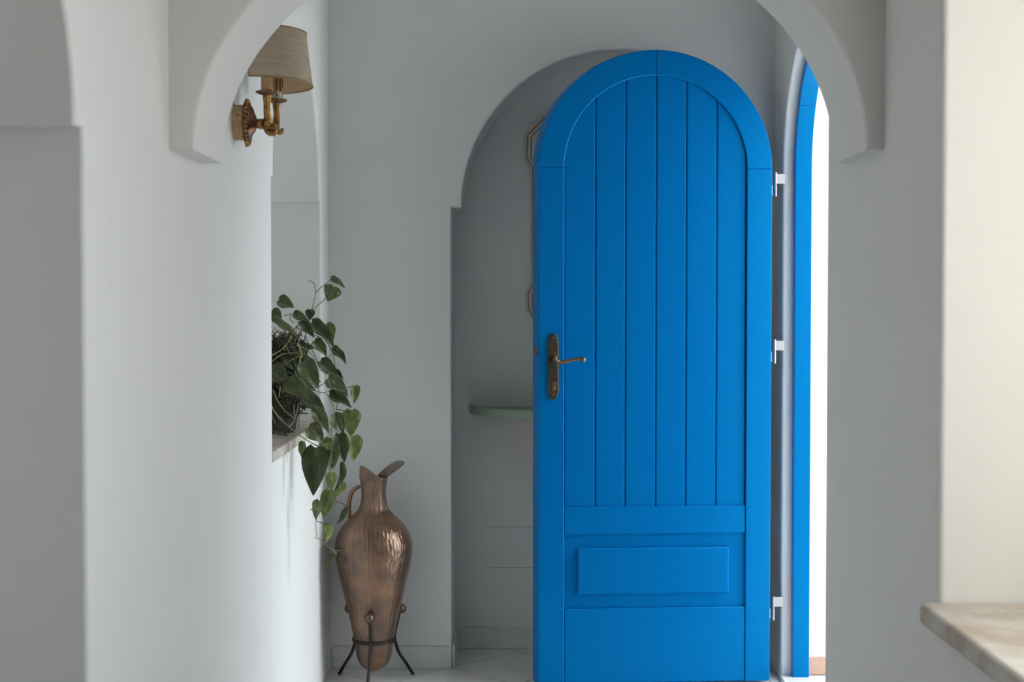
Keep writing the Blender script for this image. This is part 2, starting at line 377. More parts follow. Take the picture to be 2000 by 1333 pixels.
# ------------------------------------------------------------------ blue door frame in the doorway
fr = tag(thing('trim_frame', (1.0, dy1, 0.016), 'bright blue arched door frame set in the white doorway', 'door frame'), kind='structure')
fx0, fx1, ft = 0.966, 1.022, 0.034
def frame_band(t0, t1, name):
    a = arc(dc, dzs, dr+0.002, dr+0.002, t0, t1, 24); b = arc(dc, dzs, dr-ft, dr-ft, t1, t0, 24)
    plate(name, [a+b], fx0, fx1, 'X', 'blue', fr, 0.002)
ja = math.radians(32)
e = arc(dc, dzs, dr+0.002, dr+0.002, 0, ja, 14); i_ = arc(dc, dzs, dr-ft, dr-ft, ja, 0, 14)
plate('jamb', [[(dy1+0.002, 0.016)]+e+i_+[(dy1-ft, 0.016)]], fx0, fx1, 'X', 'blue', fr, 0.002)
frame_band(ja+0.003, PI-ja-0.003, 'arch_head')
e = arc(dc, dzs, dr+0.002, dr+0.002, PI, PI-ja, 14); i_ = arc(dc, dzs, dr-ft, dr-ft, PI-ja, PI, 14)
plate('jamb', [[(dy0-0.002, 0.016)]+e+i_+[(dy0+ft, 0.016)]], fx0, fx1, 'X', 'blue', fr, 0.002)

# ------------------------------------------------------------------ the blue door, standing open
D = tag(thing('door_1', (0.885, 4.86, 0.012), 'bright blue arched plank door standing open with a bronze lever handle', 'door'), kind='structure')
Y0 = 4.830                                             # front face
cx, R, zA, zB = 0.483, 0.396, 1.759, 0.012             # arch centre, radius, springing, bottom
ri = 0.311                                             # inner radius (stile width 86 mm)
def jit(): return 0
def dplate(name, loop, yf, yb, bev=0.003):                      # crisp chamfered edges
    return link(name, plate_mesh([loop], yf, yb, 'Y', bev, 1), 'blue', D, 30)
# stiles
dplate('stile', rect(cx-R, zB, cx-ri, zA-0.0001), Y0, Y0+0.026, 0.0022)
dplate('stile', rect(cx+ri, zB, cx+R, zA-0.0001), Y0, Y0+0.026, 0.0022)
# curved head in two pieces
g = 0.001
dplate('arch_rail', arc(cx, zA, R, R, PI/2+0.0006, PI, 40)+arc(cx, zA, ri, ri, PI, PI/2+0.0008, 40), Y0, Y0+0.026, 0.0022)
dplate('arch_rail', arc(cx, zA, R, R, 0, PI/2-0.0006, 40)+arc(cx, zA, ri, ri, PI/2-0.0008, 0, 40), Y0, Y0+0.026, 0.0022)
# planks
z_r1, z_r0, z_b = 0.614, 0.521, 0.268
xs = [cx-ri+0.0, 0.279, 0.381, 0.485, 0.588, 0.692, cx+ri]
for k in range(6):
    a, b = xs[k]+0.0006, xs[k+1]-0.0006
    n = 14
    top = [(b+(a-b)*i/n) for i in range(n+1)]
    pts = [(a, z_r1-0.01), (b, z_r1-0.01)] + [(x, zA+math.sqrt(max(0, (ri+0.004)**2-(x-cx)**2))) for x in top]
    dplate('plank', pts, Y0+0.011, Y0+0.030, 0.0045)
# rails and raised panel
dplate('rail', rect(cx-ri+0.001, z_r0, cx+ri-0.001, z_r1), Y0+0.003, Y0+0.028)
dplate('panel_field', rect(cx-ri-0.004, z_b-0.005, cx+ri+0.004, z_r0+0.005), Y0+0.014, Y0+0.030, 0.001)
dplate('raised_panel', rect(0.220, 0.317, 0.736, 0.474), Y0-0.001, Y0+0.022, 0.004)
dplate('bottom_rail', rect(cx-ri+0.001, zB, cx+ri-0.001, z_b), Y0+0.003, Y0+0.028)
# back leaf: rebated edge showing past the face on the lock side
sh = 0.017
def dout(dx, k, zb):
    return [(cx-R+k+dx, zb), (cx+R-k, zb)] + [(cx+dx/2+(R-k-dx/2)*math.cos(t), zA+(R-k)*math.sin(t)) for t in [PI*i/64 for i in range(65)]]
levels = [(dout(0, 0.004, zB+0.001), Y0+0.003), (dout(-0.003, 0.0015, zB+0.001), Y0+0.006), (dout(-sh, 0.0, zB+0.004), Y0+0.043), (dout(-sh, 0.003, zB+0.006), Y0+0.048)]
V, F = [], []; nn = len(levels[0][0])
for lp, y in levels: V += [(x, y, z) for x, z in lp]
for i in range(len(levels)-1):
    for k in range(nn): F.append((i*nn+k, i*nn+(k+1) % nn, (i+1)*nn+(k+1) % nn, (i+1)*nn+k))
F.append(tuple(range(nn))[::-1] if False else tuple((len(levels)-1)*nn+k for k in range(nn)))
me = bpy.data.meshes.new('back_leaf'); me.from_pydata(V, [], F)
bm = bmesh.new(); bm.from_mesh(me); bmesh.ops.recalc_face_normals(bm, faces=bm.faces); bm.to_mesh(me); bm.free(); me.update()
link('back_leaf', me, 'blue', D, 30)
# latch in the edge
box('latch_plate', (cx-R-0.0135, Y0+0.014, 1.128), (cx-R-0.003, Y0+0.034, 1.160), 'bronze_worn', D, 0.001)
# hinges
for z in (1.708, 1.139, 0.257):
    hg = lathe('hinge', [(0.0001, -0.041), (0.0058, -0.041), (0.0058, -0.003), (0.0045, -0.002), (0.0045, 0.002), (0.0058, 0.003), (0.0058, 0.041), (0.0001, 0.041)], (0.8955, Y0+0.022, z), 'chrome', D, 16)
    box('hinge_leaf', (0.876, Y0+0.0270, z-0.036), (0.897, Y0+0.0300, z-0.003), 'chrome', hg)
    box('hinge_leaf', (0.899, Y0+0.0300, z+0.003), (0.931, Y0+0.0330, z+0.036), 'chrome', hg)
# handle
bx0, bx1, bz0, bz1 = 0.115, 0.153, 0.978, 1.202
bc = (bx0+bx1)/2; hw = (bx1-bx0)/2
def plate_outline(k):
    p = []
    w = hw-k
    for (dx, dz) in ((-w, 0.030), (-w*0.72, 0.018), (-w*0.70, 0.010), (-w*0.36, 0.0015), (0, 0.0), (w*0.36, 0.0015), (w*0.70, 0.010), (w*0.72, 0.018), (w, 0.030)):
        p.append((bc+dx, bz0+k+dz*0.8))
    for (dx, dz) in ((w, 0.030), (w*0.72, 0.018), (w*0.70, 0.010), (w*0.36, 0.0015), (0, 0.0), (-w*0.36, 0.0015), (-w*0.70, 0.010), (-w*0.72, 0.018), (-w, 0.030)):
        p.append((bc+dx, bz1-k-dz*0.8))
    return p
bp = plate('handle_plate', [plate_outline(0)], Y0-0.006, Y0+0.002, 'Y', 'bronze', D, 0.002)
plate('plate_field', [plate_outline(0.0035)], Y0-0.0078, Y0-0.004, 'Y', 'bronze', bp, 0.001)
for z in (bz0+0.016, bz1-0.016):
    lathe('screw', [(0.0001, 0.0105), (0.0035, 0.0095), (0.0042, 0.007), (0.0042, 0.0)], (bc, Y0, z), 'bronze_worn', bp, 14, 'Y')
lathe('rosette', [(0.0001, 0.022), (0.0085, 0.021), (0.0105, 0.015), (0.0125, 0.009), (0.0135, 0.006), (0.0135, 0)], (bc+0.001, Y0, 1.117), 'bronze', bp, 20, 'Y')
lv = [(bc, Y0-0.010, 1.117), (bc+0.001, Y0-0.030, 1.116), (bc+0.006, Y0-0.040, 1.1115), (bc+0.018, Y0-0.043, 1.107), (bc+0.034, Y0-0.043, 1.108), (bc+0.052, Y0-0.043, 1.1125),
      (bc+0.070, Y0-0.043, 1.1165), (bc+0.086, Y0-0.043, 1.1185), (bc+0.096, Y0-0.043, 1.1165), (bc+0.102, Y0-0.043, 1.1105)]
lever = tube('lever', lv, [0.0085, 0.0080, 0.0082, 0.0080, 0.0070, 0.0062, 0.0058, 0.0062, 0.0085, 0.0072], 'bronze_worn', D, 14, 2)
tube('scroll', [(bc-0.001, Y0-0.045, 1.128), (bc+0.004, Y0-0.048, 1.124), (bc+0.003, Y0-0.049, 1.118), (bc+0.008, Y0-0.049, 1.112), (bc+0.016, Y0-0.047, 1.1085)], [0.004, 0.0048, 0.005, 0.005, 0.0045], 'bronze_worn', lever, 10, 2)
tube('curl', [(bc+0.090, Y0-0.046, 1.118), (bc+0.096, Y0-0.050, 1.114), (bc+0.098, Y0-0.050, 1.107)], [0.003, 0.0045, 0.003], 'bronze_worn', lever, 10, 2)
kc = lathe('keyhole', [(0.0001, 0.0115), (0.0080, 0.0110), (0.0092, 0.0085), (0.0092, 0.0)], (bc+0.001, Y0, 1.032), 'bronze_worn', bp, 20, 'Y')
plate('cylinder', [[(bc-0.0045, 1.011), (bc+0.0065, 1.011), (bc+0.0065, 1.030), (bc-0.0045, 1.030)]], Y0-0.0108, Y0-0.004, 'Y', 'bronze_worn', bp, 0.002)
box('slot', (bc+0.0002, Y0-0.0120, 1.026), (bc+0.0018, Y0-0.0100, 1.037), 'dark_hole', kc)

D.rotation_euler.z = math.radians(4)                    # not quite square to the passage

# ------------------------------------------------------------------ niche: mirror and console shelf
mc = 0.372
mroot = thing('wall_mirror', (mc, YN, 1.22), 'beige plaster framed mirror with stepped corners half hidden by the door', 'mirror')
def outline_px(k):
    L = [at(px, py, YN) for px, py in ((1068, 218), (1024, 262), (1023, 312), (1034, 330), (1035, 556), (1025, 574), (1027, 609), (1046, 637))]
    z0, z1 = at(1090, 648, YN).z, at(1090, 205, YN).z
    half = [(p.x, p.z) for p in L]
    left = [(mc-0.10, z1)] + half + [(mc-0.15, z0)]
    right = [(2*mc-x, z) for x, z in reversed(left)]
    pts = left+right
    c = Vector((mc, (z0+z1)/2)); out = []
    n = len(pts)
    for i, p in enumerate(pts):                        # inset by k
        a, b, q = Vector(pts[i-1]), Vector(pts[(i+1) % n]), Vector(p)
        d1, d2 = (q-a).normalized(), (b-q).normalized()
        n1, n2 = Vector((-d1.y, d1.x)), Vector((-d2.y, d2.x))
        m = (n1+n2).normalized(); m *= k/max(0.4, m.dot(n1))
        out.append((q.x+m.x, q.y+m.y))
    return out
def ring(k0, k1, y0, y1, name, m):
    return plate(name, [outline_px(k0), outline_px(k1)], y0, y1, 'Y', m, mroot, 0.002)
ring(0.0, 0.055, YN-0.016, YN+0.001, 'frame', 'frame_plaster')
ring(0.010, 0.0135, YN-0.0175, YN-0.012, 'groove_line', 'frame_brown')
ring(0.015, 0.024, YN-0.023, YN-0.012, 'moulding', 'frame_plaster')
ring(0.025, 0.028, YN-0.0175, YN-0.012, 'groove_line', 'frame_brown')
plate('glass', [outline_px(0.05)], YN-0.012, YN-0.004, 'Y', 'mirror', mroot)

shz = 0.921
sroot = thing('console_shelf', (mc, YN, shz-0.03), 'half round sage green shelf on the niche wall beside the door', 'shelf')
rx, ry = 0.533, 0.335
lip = [(mc+rx, YN)] + [(mc+rx*math.cos(t), YN-ry*math.sin(t)) for t in [PI*i/48 for i in range(1, 48)]] + [(mc-rx, YN)]
plate('top', [[(mc+(x-mc)*0.965, YN-(YN-y)*0.95) for x, y in lip]], shz-0.024, shz-0.006, 'Z', 'shelf_green', sroot, 0.001)
inner = [(mc+(x-mc)*0.955, YN-(YN-y)*0.94) for x, y in lip]
plate('rim', [lip+inner[::-1]], shz-0.030, shz, 'Z', 'shelf_green', sroot, 0.003)
cb_ = []
for t in range(9):
    s = t/8; cb_.append((YN-0.20*(1-s)**1.6, shz-0.029-0.30*s))
for xo in (-0.245, 0.245):
    plate('bracket', [[(YN, shz-0.029)] + cb_], mc+xo-0.045, mc+xo+0.045, 'X', 'terracotta', sroot, 0.006)

# ------------------------------------------------------------------ sconce
sc = thing('wall_sconce', (XL, 3.338, 1.70), 'gilt two-arm wall sconce with a cream half shade', 'wall lamp')
zc = at(484, 240, 3.338).z
yc = 3.338
base = plate('wall_block', [[(yc+0.036*math.cos(t), zc+0.043*math.sin(t)) for t in [2*PI*i/8+PI/8 for i in range(8)]]], XL-0.002, XL+0.026, 'X', 'wood_block', sc, 0.002)
lathe('screw', [(0.0001, 0.0022), (0.002, 0.002), (0.002, 0)], (XL+0.014, yc-0.0335, zc+0.014), 'dark_hole', base, 10, 'Y')
# embossed shield plate
n = 40; sh_ = []
for i in range(n):
    t = 2*PI*i/n; k = 1+0.05*math.cos(8*t)
    sh_.append((yc+0.040*k*math.cos(t), zc+0.054*k*math.sin(t)))
bpz = plate('backplate', [sh_], XL+0.025, XL+0.032, 'X', 'brass_dark', sc, 0.003)
link('boss', lathe_mesh([(0.036, 0.0), (0.034, 0.006), (0.022, 0.010), (0.016, 0.017), (0.011, 0.020), (0.0001, 0.023)], (0, 0, 0), 24, 'X'), 'brass_dark', bpz)
bo = bpz.children[0]
for v in bo.data.vertices: v.co = Vector((XL+0.031+v.co.x, yc+v.co.y, zc+v.co.z*1.35))
for i in range(28):
    t = 2*PI*i/28
    ball('bead', (XL+0.032, yc+0.0375*math.cos(t), zc+0.051*math.sin(t)), 0.0042, 'brass', bpz, 8)
for s in (-1, 1):
    for q in range(3):
        t = PI/2+s*(0.5+0.75*q)
        tube('acanthus', [(XL+0.040, yc, zc), (XL+0.041, yc+0.018*math.cos(t), zc+0.026*math.sin(t)), (XL+0.036, yc+0.034*math.cos(t), zc+0.046*math.sin(t))], [0.006, 0.0055, 0.002], 'brass_dark', bpz, 8, 1)
# arms, cups, candles
xa = XL+0.083
hub = tube('hub', [(XL+0.048, yc, zc), (XL+0.058, yc, zc-0.002), (XL+0.068, yc, zc-0.003), (XL+0.078, yc, zc-0.006)], [0.009, 0.012, 0.013, 0.008], 'brass', sc, 14, 1)
tube('scroll', [(xa-0.008, yc-0.004, zc-0.008), (xa-0.002, yc-0.008, zc-0.022), (xa+0.010, yc-0.008, zc-0.025), (xa+0.014, yc-0.008, zc-0.015), (xa+0.008, yc-0.008, zc-0.012)], [0.008, 0.008, 0.007, 0.005, 0.004], 'brass', hub, 12, 2)
z_cup = at(518, 181, 3.30).z
for yy, nm in ((3.30, 0), (3.432, 1)):
    s = -1 if nm == 0 else 1
    arm = tube('arm', [(xa-0.012, yc+s*0.004, zc-0.003), (xa-0.004, yc+s*0.022, zc-0.009), (xa+0.001, yy-s*0.024, zc-0.003), (xa, yy-s*0.004, zc+0.014), (xa, yy, zc+0.036), (xa, yy, z_cup-0.004)], [0.010, 0.0095, 0.0085, 0.0085, 0.008, 0.0105], 'brass', sc, 14, 2)
    ball('knuckle', (xa-0.001, yy-s*0.016, zc+0.002), 0.0115, 'brass', arm, 12)
    tube('leaf_scroll', [(xa+0.002, yy-s*0.022, zc-0.004), (xa+0.010, yy-s*0.018, zc-0.014), (xa+0.016, yy-s*0.012, zc-0.010), (xa+0.014, yy-s*0.010, zc-0.003)], [0.006, 0.006, 0.005, 0.003], 'brass', arm, 10, 1)
    cup = lathe('drip_cup', [(0.006, -0.010), (0.011, -0.006), (0.020, -0.003), (0.0235, 0.000), (0.0235, 0.003), (0.019, 0.004), (0.0001, 0.003)], (xa, yy, z_cup), 'brass_dark', sc, 28)
    for i in range(22):
        t = 2*PI*i/22
        ball('bead', (xa+0.0235*math.cos(t), yy+0.0235*math.sin(t), z_cup+0.001), 0.0026, 'brass', cup, 6)
    if nm == 0:
        lathe('candle_sleeve', [(0.0001, 0.003), (0.0135, 0.003), (0.0135, 0.058), (0.0001, 0.058)], (xa, yy, z_cup), 'candle', sc, 24)
    else:
        lathe('lamp_socket', [(0.0001, 0.003), (0.0130, 0.003), (0.0130, 0.026), (0.0001, 0.026)], (xa, yy, z_cup), 'porcelain', sc, 24)
        cs = lathe('candle_sleeve', [(0.0001, 0.025), (0.0135, 0.025), (0.0135, 0.062), (0.0001, 0.062)], (xa, yy, z_cup), 'candle', sc, 24)
        for i in range(9):
            t = 2*PI*i/9
            p = Vector((xa+0.0138*math.cos(t), yy+0.0138*math.sin(t), z_cup+0.060)); dn = 0.028+0.012*((i*5) % 3)
            tube('wax_drip', [p, p-Vector((0, 0, dn*0.6)), p-Vector((0, 0, dn))], [0.002, 0.0024, 0.0032], 'drip', cs, 8, 1)
    ball('bulb', (xa, yy, z_cup+0.078), 0.015, 'porcelain', sc, 16)
# half shade: open to the wall
z_b = at(488, 148, 3.256).z; z_t = at(604, 72, 3.45).z
def shade_pt(t, s, off=0.0):
    ax = 0.125+(0.110-0.125)*s-off; ay = 0.141+(0.110-0.141)*s-off
    return Vector((-0.600+ax*math.sin(t), 3.397+0.003*s-ay*math.cos(t), z_b+(z_t-z_b)*s))
def shade_sheet(name, off, m, parent, flip=False):
    V, F = [], []; nt_, ns = 40, 8
    for j in range(ns+1):
        for i in range(nt_+1): V.append(shade_pt(PI*i/nt_, j/ns, off))
    for j in range(ns):
        for i in range(nt_):
            q = (j*(nt_+1)+i, j*(nt_+1)+i+1, (j+1)*(nt_+1)+i+1, (j+1)*(nt_+1)+i)
            F.append(q[::-1] if flip else q)
    me = bpy.data.meshes.new(name); me.from_pydata(V, [], F); me.update()
    return link(name, me, m, parent, 60)
lampshade = shade_sheet('lamp_shade', 0.0, 'shade_fabric', sc)
shade_sheet('lining', 0.0015, 'shade_lining', lampshade, True)
tube('rim_band', [shade_pt(PI*i/40, 0.0) for i in range(41)], 0.0022, 'trim_gold', lampshade, 8, 0)
tube('rim_band', [shade_pt(PI*i/40, 1.0) for i in range(41)], 0.0022, 'trim_gold', lampshade, 8, 0)
tube('side_wire', [shade_pt(0, s/6) for s in range(7)], 0.0016, 'trim_gold', lampshade, 8, 0)
tube('side_wire', [shade_pt(PI, s/6) for s in range(7)], 0.0016, 'trim_gold', lampshade, 8, 0)
tube('carrier', [shade_pt(0.3, 0.35), Vector((xa, 3.30, z_cup+0.100)), Vector((xa, 3.432, z_cup+0.100)), shade_pt(PI-0.3, 0.35)], 0.0014, 'trim_gold', lampshade, 6, 0)

# ------------------------------------------------------------------ hammered copper jug in its iron stand
VX, VY = -0.4757, 4.872
jug = thing('copper_jug', (VX, VY, 0.034), 'tall hammered copper amphora jug with a pinched spout and loop handle', 'jug')
pf = [(1312, 0), (1311, 6), (1308, 13), (1300, 25), (1290, 31), (1279, 34.5), (1250, 39), (1215, 46), (1179, 54), (1144, 62.5), (1108, 71), (1085, 75), (1070, 76), (1056, 74.5),
      (1037, 67.5), (1024, 58), (1014, 48), (1005, 39), (995, 30.5), (981, 25.5), (966, 24), (952, 24.5), (940, 26.5), (932, 28)]
sc_px = FPX/VY
prof = [(max(w/sc_px, 1e-5), at(728, y, VY).z) for y, w in pf]
prof2 = []
for i in range(len(prof)-1):                                    # refine smoothly
    p0, p1, p2, p3 = prof[max(i-1, 0)], prof[i], prof[i+1], prof[min(i+2, len(prof)-1)]
    for s in (0, 0.5):
        f = lambda a, b, c, d: b if s == 0 else (-a+9*b+9*c-d)/16
        prof2.append((max(1e-5, f(p0[0], p1[0], p2[0], p3[0])), f(p0[1], p1[1], p2[1], p3[1])))
prof2.append(prof[-1])
NA = 120; V, F = [], []
zbase = prof2[0][1]
for r, z in prof2:
    for k in range(NA):
        a = 2*PI*k/NA; V.append((r*math.cos(a), r*math.sin(a), z-zbase))
zt = prof2[-1][1]-zbase; rt = prof2[-1][0]
NM = 14
SPOUT = 0.62                                                    # spout turned away from the passage, so its inside shows
def mouth(a, s):
    c = math.cos(a-SPOUT); d = abs(math.atan2(math.sin(a-SPOUT), c))
    back = max(0.0, -c)**1.2; sp = math.exp(-(d/0.52)**4)
    pinch = math.exp(-((d-0.95)/0.35)**2)
    r = rt*(1-0.10*pinch*s) + s*(-0.002*back) + sp*0.066*s**1.5
    z = zt + s*(0.001 + 0.040*back - 0.004*pinch) + sp*0.050*(s-0.12*s*s)
    return (r*math.cos(a), r*math.sin(a), z)
for j in range(1, NM+1):
    for k in range(NA): V.append(mouth(2*PI*k/NA, j/NM))
nr = len(prof2)+NM
for i in range(nr-1):
    for k in range(NA): F.append((i*NA+k, i*NA+(k+1) % NA, (i+1)*NA+(k+1) % NA, (i+1)*NA+k))
me = bpy.data.meshes.new('body'); me.from_pydata(V, [], F); me.update()
body = bpy.data.objects.new('body', me); C.objects.link(body); body.parent = jug; body.location = (0, 0, 0)
me.materials.append(MATS['copper']); me.shade_smooth()
jug.location = (VX, VY, zbase)
sol = body.modifiers.new('wall', 'SOLIDIFY'); sol.thickness = 0.003; sol.offset = -1
hp = [at(px, py, VY) for px, py in ((704, 951), (695, 954), (686, 965), (682, 982), (682, 1000), (684, 1016), (690, 1028))]
hd = tube('handle', hp, [0.006, 0.0075, 0.0075, 0.007, 0.0065, 0.006, 0.006], 'copper', jug, 12, 2)

st = thing('iron_stand', (VX, VY, 0), 'black wrought iron tripod stand with copper ball finials holding the jug', 'stand')
def rad_at(z):
    for (r0, z0), (r1, z1) in zip(prof2, prof2[1:]):
        if z0 <= z <= z1: return r0+(r1-r0)*(z-z0)/max(1e-6, z1-z0)
    return 0.03
zr = at(728, 1249, VY).z
rr = rad_at(zr)+0.003
V = []; F = []
for k in range(48):
    a = 2*PI*k/48
    for r, z in ((rr-0.001, -0.0055), (rr+0.003, -0.0055), (rr+0.003, 0.0055), (rr-0.001, 0.0055)): V.append((VX+r*math.cos(a), VY+r*math.sin(a), zr+z))
for k in range(48):
    for q in range(4): F.append((k*4+q, k*4+(q+1) % 4, ((k+1) % 48)*4+(q+1) % 4, ((k+1) % 48)*4+q))
me = bpy.data.meshes.new('ring'); me.from_pydata(V, [], F); me.update(); link('ring', me, 'iron', st, 30)
zk = at(722, 1209, VY-0.09).z
for ang in (-PI/2-0.06, PI/6-0.0, PI*5/6):
    ca_, sa_ = math.cos(ang), math.sin(ang)
    def P(r, z): return (VX+r*ca_, VY+r*sa_, z)
    rk = rad_at(zk)
    leg = tube('leg', [P(rk+0.012, zk), P(rad_at(zr+0.05)+0.010, zr+0.045), P(rr+0.0065, zr+0.005), P(rr+0.010, zr-0.022), P(rr+0.024, zr-0.060), P(rr+0.048, zr-0.095), P(0.150, 0.004)],
         [0.0045, 0.0045, 0.005, 0.0055, 0.0055, 0.0055, 0.0058], 'iron', st, 10, 2)
    ball('finial', P(rk+0.0165, zk+0.004), 0.0178, 'copper', leg, 20)

# ------------------------------------------------------------------ trailing plant on the sill
plant = thing('trailing_plant', (-0.757, 4.42, 0.903), 'trailing heart-leaved green pothos plant spilling over the stone sill', 'plant')
lathe('pot', [(0.0001, 0.0), (0.078, 0.0), (0.083, 0.01), (0.100, 0.105), (0.104, 0.108), (0.104, 0.118), (0.095, 0.118), (0.092, 0.108), (0.0001, 0.105)], (-0.757, 4.42, 0.903), 'pot', plant, 36)
lathe('soil', [(0.093, 0.109), (0.06, 0.116), (0.0001, 0.12)], (-0.757, 4.42, 0.903), 'soil', plant, 24)
def leaf_mesh(fold, curl, wave, seed):
    rnd = random.Random(seed); nu, nv = 8, 12; V, F = [], []
    for j in range(nv+1):
        s = j/nv
        w = (math.sin(PI*min(1, s*0.98+0.02)**0.62))**0.85*(1-0.25*s) if s < 1 else 0.0
        w = max(0.0, w)*0.5/0.46*0.46
        for i in range(nu+1):
            t = i/nu*2-1
            x = w*t
            y = s - 0.07*(abs(t)**1.6)*(1-s)**3            # lobes behind the stalk
            z = fold*abs(x)*1.0 - curl*s*s + wave*math.sin(s*9+seed)*x*x*1.5 + 0.02*math.sin(t*7+s*5)*abs(t)*0.3
            V.append((x, y, z))
    for j in range(nv):
        for i in range(nu): F.append((j*(nu+1)+i, j*(nu+1)+i+1, (j+1)*(nu+1)+i+1, (j+1)*(nu+1)+i))
    me = bpy.data.meshes.new('leaf'); me.from_pydata(V, [], F); me.update(); me.shade_smooth()
    return me
LM = {}
for m in ('leaf', 'leaf_young', 'leaf_dark'):
    LM[m] = []
    for i, (fo, cu, wv) in enumerate(((0.28, 0.16, 0.2), (0.45, 0.22, 0.3), (0.15, 0.10, 0.15), (0.65, 0.28, 0.1))):
        me = leaf_mesh(fo, cu, wv, i+1); me.materials.append(MATS[m]); LM[m].append(me)
def leaf(base, tip, width, normal, m='leaf', var=None):
    base, tip = Vector(base), Vector(tip)
    d = tip-base; L = d.length; d = d/L
    nrm = Vector(normal); nrm = (nrm-d*nrm.dot(d)).normalized(); xx = d.cross(nrm)
    o = bpy.data.objects.new('leaf', LM[m][random.randrange(4) if var is None else var]); C.objects.link(o)
    M = Matrix((( xx.x*width, d.x*L, nrm.x*L, base.x), (xx.y*width, d.y*L, nrm.y*L, base.y), (xx.z*width, d.z*L, nrm.z*L, base.z), (0, 0, 0, 1)))
    o.parent = plant; o.matrix_parent_inverse = Matrix.Translation(plant.location).inverted(); o.matrix_basis = M
    return o
def z3(x, y, d): return at(480+x*0.315, 520+y*0.315, d)
def z4(x, y, d): return at(540+x*0.3548, 860+y*0.3548, d)
def z5(x, y, d): return at(580+x*0.2250, 840+y*0.2250, d)
def px2m(p, s, d): return p*s*d/FPX
